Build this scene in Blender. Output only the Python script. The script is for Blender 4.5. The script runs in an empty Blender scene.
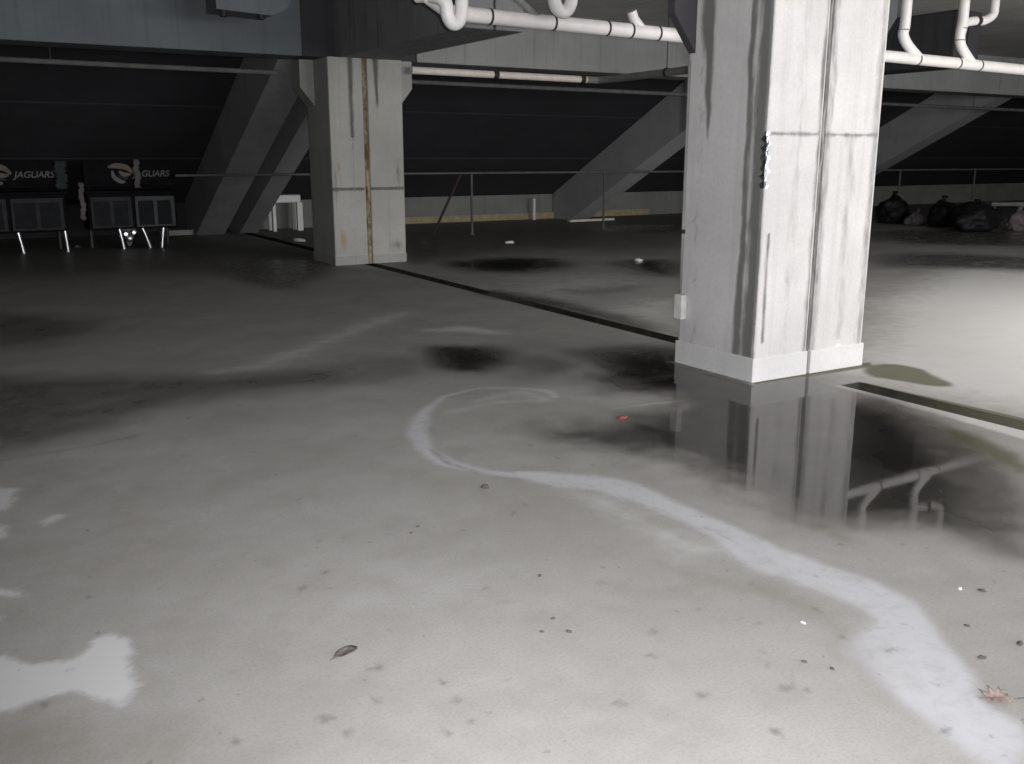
import bpy, bmesh, math, random
import numpy as np
from mathutils import Vector, Matrix, noise as mnoise
random.seed(7)
S = bpy.context.scene
COL = S.collection

# ------------------------------------------------------------------ camera
F, PITCH, YAW, H = 955.0, math.radians(13.26), math.radians(31.15), 1.5
cam_d = bpy.data.cameras.new('camera'); cam = bpy.data.objects.new('camera', cam_d); COL.objects.link(cam)
cam.location = (0, 0, H); cam.rotation_euler = (math.pi/2 - PITCH, 0, -YAW)
cam_d.sensor_width = 36; cam_d.lens = F/1024*36; cam_d.clip_end = 200; cam_d.clip_start = .02
S.camera = cam
_ca, _sa, _cp, _sp = math.cos(YAW), math.sin(YAW), math.cos(PITCH), math.sin(PITCH)
RR = (_ca, -_sa, 0); FW = (_sa*_cp, _ca*_cp, -_sp); UU = (_sa*_sp, _ca*_sp, _cp)
def ray(x, y):
    u, v = (x-512)/F, (382-y)/F
    return tuple(FW[i]+u*RR[i]+v*UU[i] for i in range(3))
def fl(x, y, z=0.0):
    """point on the floor seen at photo pixel x, y"""
    d = ray(x, y); t = (z-H)/d[2]
    return (d[0]*t, d[1]*t)

# ------------------------------------------------------------------ materials
def new_mat(name):
    m = bpy.data.materials.new(name); m.use_nodes = True
    nt = m.node_tree
    return m, nt, nt.nodes['Principled BSDF']
class NT:
    """tiny node helper"""
    def __init__(s, nt): s.nt = nt
    def n(s, t, **kw):
        nd = s.nt.nodes.new(t)
        for k, v in kw.items(): setattr(nd, k, v)
        return nd
    def l(s, a, b): s.nt.links.new(a, b)
    def math(s, op, a, b=None, clamp=False):
        nd = s.n('ShaderNodeMath', operation=op); nd.use_clamp = clamp
        for i, v in enumerate((a, b)):
            if v is None: continue
            if isinstance(v, (int, float)): nd.inputs[i].default_value = v
            else: s.l(v, nd.inputs[i])
        return nd.outputs[0]
    def noise(s, vec, scale, detail=4, rough=.55, dist=0):
        nd = s.n('ShaderNodeTexNoise'); nd.inputs['Scale'].default_value = scale
        nd.inputs['Detail'].default_value = detail; nd.inputs['Roughness'].default_value = rough
        nd.inputs['Distortion'].default_value = dist
        s.l(vec, nd.inputs['Vector']); return nd.outputs['Fac']
    def mapping(s, vec, scale=(1, 1, 1)):
        nd = s.n('ShaderNodeMapping'); nd.inputs['Scale'].default_value = scale
        s.l(vec, nd.inputs['Vector']); return nd.outputs[0]
    def step(s, v, a, b, lo=0., hi=1.):
        nd = s.n('ShaderNodeMapRange', interpolation_type='SMOOTHSTEP')
        s.l(v, nd.inputs[0])
        for i, q in enumerate((a, b, lo, hi)): nd.inputs[i+1].default_value = q
        return nd.outputs[0]
    def mix(s, fac, a, b, blend='MIX'):
        nd = s.n('ShaderNodeMix', data_type='RGBA', blend_type=blend)
        for sock, v in ((nd.inputs[0], fac), (nd.inputs[6], a), (nd.inputs[7], b)):
            if isinstance(v, (int, float)): sock.default_value = v
            elif isinstance(v, tuple): sock.default_value = (v[0], v[1], v[2], 1)
            else: s.l(v, sock)
        return nd.outputs[2]
    def attr(s, name): return s.n('ShaderNodeAttribute', attribute_name=name)
    def bump(s, h, strength, dist, bsdf):
        nd = s.n('ShaderNodeBump'); nd.inputs['Strength'].default_value = strength
        nd.inputs['Distance'].default_value = dist; s.l(h, nd.inputs['Height']); s.l(nd.outputs[0], bsdf.inputs['Normal'])

def plain(name, col, rough=.6, metal=0., var=.15, scale=8., spec=.5):
    m, nt, b = new_mat(name); k = NT(nt)
    co = k.n('ShaderNodeTexCoord').outputs['Object']
    f = k.noise(co, scale, 5)
    f = k.step(f, .3, .7)
    c = k.mix(f, tuple(v*(1-var) for v in col), tuple(min(1, v*(1+var)) for v in col))
    k.l(c, b.inputs['Base Color'])
    b.inputs['Roughness'].default_value = rough; b.inputs['Metallic'].default_value = metal
    b.inputs['Specular IOR Level'].default_value = spec
    return m

def concrete(name, col, dark=(.05, .05, .045), streak=.35, rough=.85, stained=False, along='Z', warm=(.30, .25, .15)):
    """board-marked concrete; vertical run-off marks; optional painted stain attributes"""
    m, nt, b = new_mat(name); k = NT(nt)
    co = k.n('ShaderNodeTexCoord').outputs['Object']
    big = k.step(k.noise(co, 1.3, 5, .6), .3, .75)
    c = k.mix(big, tuple(v*.86 for v in col), tuple(v*1.06 for v in col))
    fine = k.step(k.noise(co, 45, 3, .6), .25, .75)
    c = k.mix(k.math('MULTIPLY', fine, .22), c, tuple(v*.6 for v in col))
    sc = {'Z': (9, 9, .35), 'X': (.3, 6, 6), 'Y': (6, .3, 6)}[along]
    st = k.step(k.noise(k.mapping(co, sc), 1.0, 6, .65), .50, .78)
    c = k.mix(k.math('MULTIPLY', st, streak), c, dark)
    if stained:
        a = k.attr('stain').outputs['Color']
        sep = k.n('ShaderNodeSeparateColor'); k.l(a, sep.inputs[0])
        nz = k.noise(k.mapping(co, (22, 22, 5)), 1.0, 5, .65)
        def lay(ch, amp=.75, e=.32):
            v = k.math('ADD', sep.outputs[ch], k.math('MULTIPLY', k.math('SUBTRACT', nz, .5), amp))
            return k.step(v, .5-e, .5+e)
        c = k.mix(k.math('MULTIPLY', lay(0), .82), c, dark)
        c = k.mix(k.math('MULTIPLY', lay(1), .8), c, warm)
        c = k.mix(k.math('MULTIPLY', lay(2, .25), .8), c, tuple(min(.9, v*1.22) for v in col))
    k.l(c, b.inputs['Base Color'])
    b.inputs['Roughness'].default_value = rough; b.inputs['Specular IOR Level'].default_value = .25
    k.bump(k.math('ADD', k.noise(co, 30, 4), k.math('MULTIPLY', st, .5)), .25, .006, b)
    return m

M = {}
M['col_white'] = concrete('painted_concrete', (.60, .585, .585), (.085, .087, .08), .16, stained=True)
M['col_grey'] = concrete('aged_concrete', (.46, .458, .435), (.07, .072, .065), .30, stained=True, warm=(.33, .26, .13))
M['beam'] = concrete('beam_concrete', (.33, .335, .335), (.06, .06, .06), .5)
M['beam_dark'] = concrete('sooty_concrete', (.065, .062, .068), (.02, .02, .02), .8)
M['beam_streaked'] = concrete('streaked_concrete', (.23, .23, .24), (.03, .03, .032), .85)
M['beam_blue'] = concrete('bluish_dark_concrete', (.165, .185, .195), (.06, .065, .07), .5)  # darker and bluer than the right girder's concrete
M['raker_pale'] = concrete('pale_raker_concrete', (.50, .50, .515), (.2, .2, .2), .3)
M['raker'] = concrete('raker_concrete', (.38, .375, .39), (.10, .10, .10), .3)
M['slab'] = concrete('slab_concrete', (.50, .50, .48), (.12, .12, .11), .5, along='Y')
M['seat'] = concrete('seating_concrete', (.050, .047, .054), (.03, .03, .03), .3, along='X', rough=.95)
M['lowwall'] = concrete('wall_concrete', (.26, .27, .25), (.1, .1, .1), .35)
M['wall_shade'] = concrete('shaded_wall_concrete', (.05, .05, .055), (.02, .02, .02), .4)  # back wall left part: darkness behind the bars put into its colour
M['yellow'] = plain('yellow_paint', (.36, .32, .20), .8)
M['caulk'] = None
M['pvc'] = plain('white_plastic', (.80, .78, .77), .38, var=.05)
M['pvc_old'] = plain('cream_plastic', (.78, .73, .66), .5, var=.08)
M['band'] = plain('black_rubber', (.02, .02, .02), .6)
M['pipe_grey'] = plain('grey_pipe', (.22, .22, .21), .55)
M['blue'] = plain('blue_marking', (.16, .16, .45), .5)
M['steel'] = plain('galvanised_steel', (.13, .13, .13), .75, .0, spec=.2)
M['steel_dark'] = plain('dark_steel', (.05, .05, .05), .5, .3)
M['rust'] = plain('rusted_steel', (.055, .036, .032), .85)
M['chrome'] = plain('chrome', (.8, .82, .85), .32, 1., .02)
M['foil'] = plain('silver_foil', (.85, .87, .95), .25, 1., .05)
M['black'] = plain('black_board', (.010, .010, .012), .9, spec=.08)
M['panel'] = plain('grey_panel', (.045, .046, .05), .8, spec=.2)
M['panel_pale'] = plain('pale_panel', (.10, .108, .11), .8, spec=.2)
M['panel_dark'] = plain('dark_panel', (.022, .023, .026), .8, spec=.15)
M['letters'] = plain('sign_lettering', (.17, .165, .165), .8)
M['emblem_tan'] = plain('tan_print', (.17, .14, .12), .8)
M['emblem_teal'] = plain('teal_print', (.024, .03, .034), .8)
M['pinkish'] = plain('pinkish_plastic', (.12, .10, .105), .7)
M['white_obj'] = plain('white_moulded_plastic', (.80, .82, .80), .45, var=.04)
M['bag'] = plain('black_plastic_bag', (.010, .010, .012), .55, spec=.2)
M['bag_pale'] = plain('pale_plastic_bag', (.13, .115, .12), .6, spec=.2)
M['cloth'] = plain('pale_tarp', (.14, .14, .14), .6)
M['leaf_brown'] = plain('dry_brown_leaf', (.085, .074, .068), .7, var=.35, scale=60)
M['leaf_red'] = plain('dry_red_leaf', (.22, .165, .155), .7, var=.35, scale=60)
M['pebble'] = plain('dark_grit', (.075, .07, .064), .9)
M['red'] = plain('red_plastic', (.26, .035, .055), .6)
M['paper'] = plain('white_paper', (.75, .75, .75), .6)
M['box'] = plain('box_paint', (.62, .61, .58), .6)

m, nt, b = new_mat('rusty_sealant'); k = NT(nt)
co = k.n('ShaderNodeTexCoord').outputs['Object']
f = k.step(k.noise(k.mapping(co, (14, 14, 5)), 1., 5, .7), .42, .62)
k.l(k.mix(f, (.36, .30, .20), (.12, .075, .03)), b.inputs['Base Color']); b.inputs['Roughness'].default_value = .9
M['caulk'] = m
m, nt, b = new_mat('grey_sealant'); k = NT(nt)
co = k.n('ShaderNodeTexCoord').outputs['Object']
f = k.step(k.noise(k.mapping(co, (16, 16, 3)), 1., 5, .7), .40, .66)
k.l(k.mix(f, (.10, .098, .09), (.27, .26, .24)), b.inputs['Base Color']); b.inputs['Roughness'].default_value = .9
M['caulk_grey'] = m

# ------------------------------------------------------------------ mesh helpers
def tag(o, label=None, cat=None, group=None, kind=None):
    if label: o['label'] = label
    if cat: o['category'] = cat
    if group: o['group'] = group
    if kind: o['kind'] = kind
    return o
def link_mesh(name, me, mat, parent=None, loc=None):
    o = bpy.data.objects.new(name, me); COL.objects.link(o)
    if mat is not None: me.materials.append(mat)
    if parent is not None: o.parent = parent
    if loc is not None: o.location = loc
    return o
def obj(name, bm, mat, parent=None, smooth=False, loc=None):
    me = bpy.data.meshes.new(name)
    bmesh.ops.recalc_face_normals(bm, faces=bm.faces)
    bm.to_mesh(me); bm.free()
    if smooth:
        for p in me.polygons: p.use_smooth = True
    return link_mesh(name, me, mat, parent, loc)
def empty(name, loc=(0, 0, 0), rz=0):
    o = bpy.data.objects.new(name, None); COL.objects.link(o)
    o.empty_display_size = .1
    o.location = loc; o.rotation_euler = (0, 0, rz); return o
def bx(bm, x0, x1, y0, y1, z0, z1, bev=0.0, mat=None):
    vs = [bm.verts.new((x, y, z)) for x in (x0, x1) for y in (y0, y1) for z in (z0, z1)]
    idx = [(0, 1, 3, 2), (4, 6, 7, 5), (0, 4, 5, 1), (2, 3, 7, 6), (0, 2, 6, 4), (1, 5, 7, 3)]
    fs = [bm.faces.new([vs[i] for i in f]) for f in idx]
    if bev > 0:
        es = list({e for f in fs for e in f.edges})
        bmesh.ops.bevel(bm, geom=es, offset=bev, segments=2, affect='EDGES', profile=.5)
    return bm
def box(*a, **kw): return bx(bmesh.new(), *a, **kw)
def prism_x(bm, prof, x0, x1):
    """profile of (y, z) points swept along X"""
    a = [bm.verts.new((x0, y, z)) for y, z in prof]; c = [bm.verts.new((x1, y, z)) for y, z in prof]
    n = len(prof)
    bm.faces.new(a); bm.faces.new(c[::-1])
    for i in range(n): bm.faces.new((a[i], c[i], c[(i+1) % n], a[(i+1) % n]))
    return bm
def prism_y(bm, prof, y0, y1):
    a = [bm.verts.new((x, y0, z)) for x, z in prof]; c = [bm.verts.new((x, y1, z)) for x, z in prof]
    n = len(prof)
    bm.faces.new(a); bm.faces.new(c[::-1])
    for i in range(n): bm.faces.new((a[i], c[i], c[(i+1) % n], a[(i+1) % n]))
    return bm
def tube(bm, pts, r, seg=16, caps=True):
    pts = [Vector(p) for p in pts]
    rad = r if isinstance(r, (list, tuple)) else [r]*len(pts)
    rings = []; up = None
    for i, p in enumerate(pts):
        t = (pts[min(i+1, len(pts)-1)] - pts[max(i-1, 0)]).normalized()
        if up is None:
            up = Vector((0, 0, 1)) if abs(t.z) < .9 else Vector((0, 1, 0))
        s = t.cross(up).normalized(); up = s.cross(t).normalized()
        rings.append([bm.verts.new(p + (s*math.cos(a)+up*math.sin(a))*rad[i]) for a in [2*math.pi*j/seg for j in range(seg)]])
    for a, c in zip(rings, rings[1:]):
        for j in range(seg): bm.faces.new((a[j], a[(j+1) % seg], c[(j+1) % seg], c[j]))
    if caps: bm.faces.new(rings[0][::-1]); bm.faces.new(rings[-1])
    return bm
def smooth_path(ctrl, n=8):
    """Catmull-Rom through control points"""
    P = [Vector(p) for p in ctrl]; P = [P[0]*2-P[1]] + P + [P[-1]*2-P[-2]]
    out = []
    for i in range(1, len(P)-2):
        for j in range(n):
            t = j/n; a, b_, c, d = P[i-1], P[i], P[i+1], P[i+2]
            out.append(.5*((2*b_)+(c-a)*t+(2*a-5*b_+4*c-d)*t*t+(3*b_-a-3*c+d)*t**3))
    out.append(P[-2]); return out
def autosmooth(o, ang=40):
    me = o.data
    for p in me.polygons: p.use_smooth = True
    bm = bmesh.new(); bm.from_mesh(me)
    for e in bm.edges:
        if len(e.link_faces) == 2 and e.calc_face_angle(0) > math.radians(ang): e.smooth = False
    bm.to_mesh(me); bm.free(); return o

# ------------------------------------------------------------------ floor (grid with stain masks)
def poly_sd(X, Y, poly):
    """signed distance to polygon, negative inside"""
    d = np.full(X.shape, 1e9); inside = np.zeros(X.shape, bool); n = len(poly)
    for i in range(n):
        ax, ay = poly[i]; bx_, by = poly[(i+1) % n]
        ex, ey = bx_-ax, by-ay; wx, wy = X-ax, Y-ay
        t = np.clip((wx*ex+wy*ey)/(ex*ex+ey*ey+1e-12), 0, 1)
        d = np.minimum(d, (wx-ex*t)**2+(wy-ey*t)**2)
        c = (ay > Y) != (by > Y)
        with np.errstate(divide='ignore', invalid='ignore'):
            xx = (bx_-ax)*(Y-ay)/(by-ay if by != ay else 1e-9)+ax
        inside ^= c & (X < xx)
    d = np.sqrt(d); return np.where(inside, -d, d)
def line_sd(X, Y, pts, w):
    """distance to a polyline minus a (varying) half width"""
    d = np.full(X.shape, 1e9)
    w = w if isinstance(w, (list, tuple)) else [w]*len(pts)
    for i in range(len(pts)-1):
        ax, ay = pts[i]; bx_, by = pts[i+1]
        ex, ey = bx_-ax, by-ay
        t = np.clip(((X-ax)*ex+(Y-ay)*ey)/(ex*ex+ey*ey+1e-12), 0, 1)
        d = np.minimum(d, np.hypot(X-ax-ex*t, Y-ay-ey*t)-(w[i]*(1-t)+w[i+1]*t))
    return d
def W(pts): return [fl(x, y) for x, y in pts]
def chaikin(p, it=2):
    for _ in range(it):
        q = []
        for i in range(len(p)):
            a, c = p[i], p[(i+1) % len(p)]
            q += [(a[0]*.75+c[0]*.25, a[1]*.75+c[1]*.25), (a[0]*.25+c[0]*.75, a[1]*.25+c[1]*.75)]
        p = q
    return p
def blob(sd, soft): return np.clip(.5 - sd/(2*soft), 0, 1)

def grade(parts):
    out = []
    for a, c, s in parts:
        n = max(1, round((c-a)/s)); out += [a+(c-a)*i/n for i in range(n)]
    out.append(parts[-1][1]); return np.array(out)
JX0, JX1 = 5.14, 5.33            # edges of the expansion joint channel
gx = grade([(-14, -1, .5), (-1, JX0-.004, .026), (JX0-.004, JX0, .004), (JX0, JX1, .026), (JX1, JX1+.004, .004),
            (JX1+.004, 7, .03), (7, 14, .07), (14, 34, .3)])
gy = grade([(-8, .7, .5), (.7, 6, .026), (6, 13, .055), (13, 22, .12)])
GX, GY = np.meshgrid(gx, gy)
GX0 = GX.ravel().copy()
GX = GX + .018*np.maximum(0, GY-4.4)          # the joint drifts a little off square toward the far column
X, Y = GX.ravel(), GY.ravel()

# pale mineral crust left by drying water: the long wavy ribbon and its fan
rib = line_sd(X, Y, W([(556, 397), (549, 391), (520, 388), (480, 388), (445, 396), (424, 412), (416, 432), (424, 449), (446, 463), (486, 472), (530, 476), (580, 480), (630, 488)]),
              [.02, .03, .02, .014, .02, .045, .06, .05, .05, .035, .035, .035, .03])
fan = poly_sd(X, Y, chaikin(W([(505, 471), (560, 473), (612, 477), (650, 488), (677, 502), (715, 519), (752, 535), (800, 556), (862, 577), (895, 590), (922, 607), (947, 650), (978, 675), (976, 700),
       (1030, 728), (1030, 790), (985, 775), (940, 738), (912, 716), (880, 692), (857, 668), (835, 645), (852, 630), (872, 621), (850, 606), (812, 592), (770, 577), (735, 566),
       (715, 540), (690, 527), (640, 505), (590, 490), (540, 486)]), 1))
thin = poly_sd(X, Y, chaikin(W([(540, 484), (620, 492), (700, 530), (745, 548), (735, 566), (690, 566), (657, 560), (640, 545), (600, 520), (560, 500)]), 2))
lp = [W(p) for p in (
    [(-30, 652), (0, 657), (30, 663), (60, 662), (82, 656), (92, 641), (110, 633), (128, 639), (132, 655), (128, 668), (138, 686), (122, 706), (95, 698), (75, 691), (45, 698), (18, 708), (-30, 716)],
    [(-30, 485), (0, 486), (23, 487), (20, 500), (10, 511), (-30, 514)],
    [(36, 523), (52, 513), (73, 514), (56, 523), (42, 528)],
    [(-30, 524), (12, 525), (8, 538), (-30, 543)],
    [(-30, 586), (10, 588), (34, 594), (25, 599), (-30, 598)],
    [(-10, 616), (6, 617), (6, 624), (-10, 625)])]
outer = line_sd(X, Y, W([(505, 471), (560, 473), (612, 477), (650, 488), (677, 502), (715, 519), (752, 535), (800, 556), (862, 577), (895, 590), (922, 607), (947, 650), (978, 675), (976, 700), (1030, 728)]), 0)
white = np.maximum(blob(rib, .045)*.92, blob(fan, .05)*(.58+.42*np.clip(1.15-outer/.22, 0, 1))); patches = np.zeros_like(X)
for i_, p in enumerate(lp): patches = np.maximum(patches, blob(poly_sd(X, Y, p), .05)*(1. if i_ == 0 else .72))
pale = blob(thin, .16)*.42
pale = np.maximum(pale, blob(line_sd(X, Y, W([(215, 372), (262, 366), (300, 352), (345, 334), (382, 320), (402, 314)]), [.05, .12, .12, .12, .14, .08]), .22)*.72)
pale = np.maximum(pale, blob(line_sd(X, Y, W([(430, 330), (462, 329), (498, 333)]), [.06, .14, .06]), .15)*.95)
pale = np.maximum(pale, blob(line_sd(X, Y, W([(612, 409), (650, 404), (688, 400)]), [.006, .014, .012]), .03)*.9)
pale = np.maximum(pale, blob(line_sd(X, Y, W([(480, 400), (520, 392), (548, 400), (500, 402), (450, 412)]), .03), .09)*.6)
pale = np.maximum(pale, blob(poly_sd(X, Y, W([(500, 283), (560, 276), (600, 275), (640, 282), (590, 292), (520, 298)])), .8)*.62)
pale = np.maximum(pale, blob(poly_sd(X, Y, W([(600, 312), (640, 300), (690, 298), (690, 330), (640, 318)])), .5)*.75)
# bright slab right of the joint: its pool of daylight painted into the tone
pale = np.maximum(pale, blob(poly_sd(X, Y, [(5.5, -8), (5.5, 4.6), (6.4, 5.1), (8.6, 6.6), (12, 8.2), (16, 8.5), (16, -8)]), .45)*.85)
pale = np.maximum(pale, blob(line_sd(X, Y, [(5.10, 1.0), (5.10, 2.6), (5.10, 3.2), (5.11, 4.2)], [.24, .15, .08, .018]), .04))

# damp and standing-water areas
wet = np.zeros_like(X)
def add_wet(pts, soft, amt=1., it=2):
    global wet
    wet = np.maximum(wet, blob(poly_sd(X, Y, chaikin(W(pts), it)), soft)*amt)
add_wet([(-60, 372), (60, 374), (200, 375), (300, 368), (360, 358), (430, 352), (425, 374), (330, 388), (250, 396), (170, 406), (110, 428), (60, 446), (-60, 468)], .26, .78)
add_wet([(-60, 372), (100, 380), (110, 420), (50, 444), (-60, 462)], .25, .86)
add_wet([(-40, 314), (60, 316), (112, 322), (95, 334), (40, 344), (-40, 352)], .35, .72)
add_wet([(190, 262), (250, 258), (330, 258), (345, 268), (310, 284), (285, 291), (240, 284), (215, 272)], .3, .85)
add_wet([(410, 346), (460, 343), (512, 346), (530, 362), (490, 376), (445, 374), (415, 366)], .2, .86)
add_wet([(352, 298), (372, 295), (390, 300), (375, 306), (355, 304)], .15, .7)
add_wet([(560, 352), (600, 347), (650, 345), (690, 350), (700, 372), (690, 388), (640, 396), (600, 394), (575, 378), (600, 366)], .24, .95)
add_wet([(490, 352), (560, 356), (600, 366), (560, 380), (520, 384)], .2, .62)
# main pool round the foot of the big column
add_wet([(500, 424), (560, 410), (620, 405), (690, 396), (760, 384), (856, 380), (900, 395), (950, 416), (1000, 446), (1045, 480), (1060, 560), (1040, 574), (960, 560), (900, 545), (850, 545),
         (800, 536), (750, 524), (705, 496), (660, 470), (600, 462), (550, 456), (515, 446)], .38, .44)
add_wet([(520, 428), (560, 420), (620, 418), (640, 430), (610, 446), (560, 446)], .22, .55)
add_wet([(855, 388), (900, 400), (950, 420), (1000, 450), (1045, 486), (1045, 560), (990, 556), (930, 520), (880, 508), (850, 500), (852, 440)], .20, .98)
# wet bands on the far side of the joint
add_wet([(425, 262), (500, 257), (560, 258), (580, 266), (540, 273), (470, 273)], .35, 1.)
add_wet([(405, 235), (440, 238), (455, 250), (430, 262), (405, 266)], .4, .9)
add_wet([(600, 262), (650, 258), (690, 262), (690, 277), (640, 276)], .35, .95)
add_wet([(540, 291), (600, 288), (650, 285), (610, 296)], .3, .7)
add_wet([(570, 226), (690, 222), (690, 232), (600, 234)], .5, .95)
add_wet([(545, 303), (590, 306), (570, 312)], .15, .6)
add_wet([(612, 315), (624, 314), (630, 318), (616, 319)], .06, .8)
add_wet([(868, 254), (940, 252), (1024, 256), (1100, 262), (1100, 275), (940, 268), (868, 268)], .5, .9)
add_wet([(868, 228), (1100, 232), (1100, 248), (868, 244)], .5, .9)
add_wet([(-80, 236), (0, 240), (190, 240), (330, 262), (330, 280), (250, 272), (120, 276), (-80, 282)], .9, .58)
add_wet([(408, 226), (560, 222), (688, 222), (688, 256), (600, 250), (520, 250), (450, 262), (408, 268)], .8, .60)
add_wet([(470, 291), (500, 290), (560, 300), (600, 310), (660, 328), (640, 330), (560, 310), (500, 300)], .2, 1.)
add_wet([(-60, 312), (50, 312), (120, 322), (90, 338), (20, 350), (-60, 352)], .4, .75)
add_wet([(480, 424), (540, 408), (600, 405), (680, 400), (690, 440), (620, 452), (540, 448), (500, 440)], .30, .52)
# algae and silt
moss = blob(poly_sd(X, Y, chaikin(W([(862, 366), (890, 363), (920, 368), (935, 376), (958, 386), (935, 387), (900, 381), (866, 376)]), 1)), .06)*.95
moss = np.maximum(moss, blob(poly_sd(X, Y, chaikin(W([(940, 424), (975, 434), (1000, 446), (1024, 458), (1040, 476), (1010, 470), (975, 450), (950, 438)]), 1)), .10)*.95)
moss = np.maximum(moss, blob(poly_sd(X, Y, [(4.64, 4.50), (5.82, 4.50), (5.95, 4.62), (4.70, 4.62)]), .03)*.9)
moss = np.maximum(moss, blob(line_sd(X, Y, [(4.60, 4.5), (4.62, 5.3)], .04), .03)*.8)
moss = np.maximum(moss, blob(line_sd(X, Y, [(5.36, 1.0), (5.36, 3.0), (5.33, 4.1)], [.06, .045, .02]), .03)*.9)
brown = blob(poly_sd(X, Y, chaikin(W([(870, 312), (920, 312), (958, 318), (930, 330), (890, 345), (866, 338)]), 2)), .3)*.95
brown = np.maximum(brown, blob(line_sd(X, Y, W([(655, 560), (700, 580), (760, 590), (820, 612), (845, 640), (880, 690), (920, 730)]), [.03, .05, .06, .06, .05, .04, .03]), .07)*.62)
brown = np.maximum(brown, blob(line_sd(X, Y, W([(0, 500), (60, 478), (120, 500), (150, 560), (60, 560), (0, 560)]), .12), .25)*.45)
for pts, w, a_ in (([(432, 450), (448, 463), (470, 470), (478, 473)], .018, .9), ([(462, 466), (500, 478), (545, 482), (560, 484)], .007, .8), ([(612, 497), (660, 509), (700, 527), (735, 541)], .007, .75),
                   ([(690, 528), (715, 530), (740, 546)], .006, .8), ([(780, 556), (830, 570), (880, 588)], .005, .6), ([(560, 541), (620, 540), (680, 541)], .004, .6)):
    brown = np.maximum(brown, blob(line_sd(X, Y, W(pts), w), .018)*a_)
brown = np.maximum(brown, blob(line_sd(X, Y, W([(690, 455), (700, 480), (740, 500), (800, 520), (850, 540)]), [.03, .04, .04, .05, .04]), .06)*.6)
brown = np.maximum(brown, blob(poly_sd(X, Y, W([(-40, 712), (60, 706), (140, 712), (200, 740), (180, 790), (-40, 790)])), .12)*.5)
brown = np.maximum(brown, blob(line_sd(X, Y, W([(140, 640), (200, 600), (300, 560), (330, 600), (250, 680)]), .06), .2)*.42)
brown = np.maximum(brown, blob(line_sd(X, Y, W([(0, 461), (50, 452), (90, 446), (135, 436)]), [.012, .012, .02, .03]), .03)*.9)
# small ground-in spots
spots = np.zeros_like(X)
rs = random.Random(3)
spot_px = [(303, 588, 1.2), (90, 597, .8), (25, 486, .9), (189, 418, 1.2), (120, 432, 1.1), (300, 499, .7), (320, 541, 1.), (345, 538, .7), (325, 572, 1.), (486, 588, .9), (377, 668, 1.4), (376, 700, 1.), (325, 719, 1.4),
           (349, 733, 1.1), (443, 682, 1.), (457, 700, 1.2), (447, 733, 1.), (472, 721, .9), (236, 741, 1.), (275, 626, .7), (437, 594, .6), (505, 602, .6), (508, 680, .8), (600, 583, 1.), (652, 632, 1.), (700, 609, .8),
           (651, 656, 1.), (767, 664, .9), (760, 652, .8), (784, 688, 1.4), (703, 695, 1.2), (619, 704, 1.3), (777, 732, 1.3), (806, 690, .9), (816, 610, 1.), (843, 638, .9), (890, 650, 1.1), (947, 731, 1.2), (740, 619, .8),
           (790, 678, .8), (758, 624, .8), (598, 548, .7), (604, 567, .8), (515, 577, .6), (558, 553, .6), (525, 505, .9), (514, 513, .8), (512, 516, .5), (557, 458, 1.), (600, 457, 1.), (530, 445, 1.1), (680, 538, .8), (840, 545, 1.),
           (705, 526, .7), (814, 576, .9), (752, 583, .8), (870, 560, .8), (905, 545, .8), (560, 471, .9), (938, 684, .8), (425, 640, .5), (285, 645, .6), (235, 672, .7), (45, 705, 1.), (70, 670, .6), (150, 540, .7), (205, 512, .7), (240, 405, 1.3), (165, 470, .6)]
for x, y, s in spot_px:
    cx, cy = fl(x, y); a = rs.random()*3.1; r = .014*s
    spots = np.maximum(spots, blob(np.hypot(((X-cx)*math.cos(a)+(Y-cy)*math.sin(a))/1.5, (-(X-cx)*math.sin(a)+(Y-cy)*math.cos(a)))-r, .02)*.85)
groove = ((GX0 >= JX0) & (GX0 <= JX1) & ((Y < 4.22) | (Y > 5.28))).astype(float)
groove *= np.where(GX0 > JX0+.05, np.where(Y < 4.3, np.clip((Y-3.0)/.9, .15, 1), 1), 1)
moss = np.maximum(moss, np.where((GX0 > JX0+.03) & (GX0 < JX1+.03) & (Y < 4.2), .8, 0.))
Z = np.where((GX0 > JX0+.001) & (GX0 < JX1-.001) & ((Y < 4.20) | (Y > 5.30)), -.055, 0.)
nxg, nyg = len(gx), len(gy)
me = bpy.data.meshes.new('floor')
nv = X.size; ii = np.arange(nv).reshape(nyg, nxg)
quads = np.stack([ii[:-1, :-1], ii[:-1, 1:], ii[1:, 1:], ii[1:, :-1]], -1).reshape(-1, 4)
me.vertices.add(nv); me.vertices.foreach_set('co', np.stack([X, Y, Z], -1).astype(np.float32).ravel())
nf = len(quads); me.loops.add(nf*4); me.loops.foreach_set('vertex_index', quads.astype(np.int32).ravel())
me.polygons.add(nf); me.polygons.foreach_set('loop_start', np.arange(0, nf*4, 4, dtype=np.int32)); me.update(calc_edges=True)
def colattr(me, name, chans):
    a = me.attributes.new(name, 'FLOAT_COLOR', 'POINT')
    n = len(chans[0]); d = np.ones((n, 4), np.float32)
    for i, c in enumerate(chans): d[:, i] = c
    a.data.foreach_set('color', d.ravel())
colattr(me, 'stain_a', [white, wet, moss, patches])
colattr(me, 'stain_light_b', [pale, brown, spots, groove])

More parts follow.
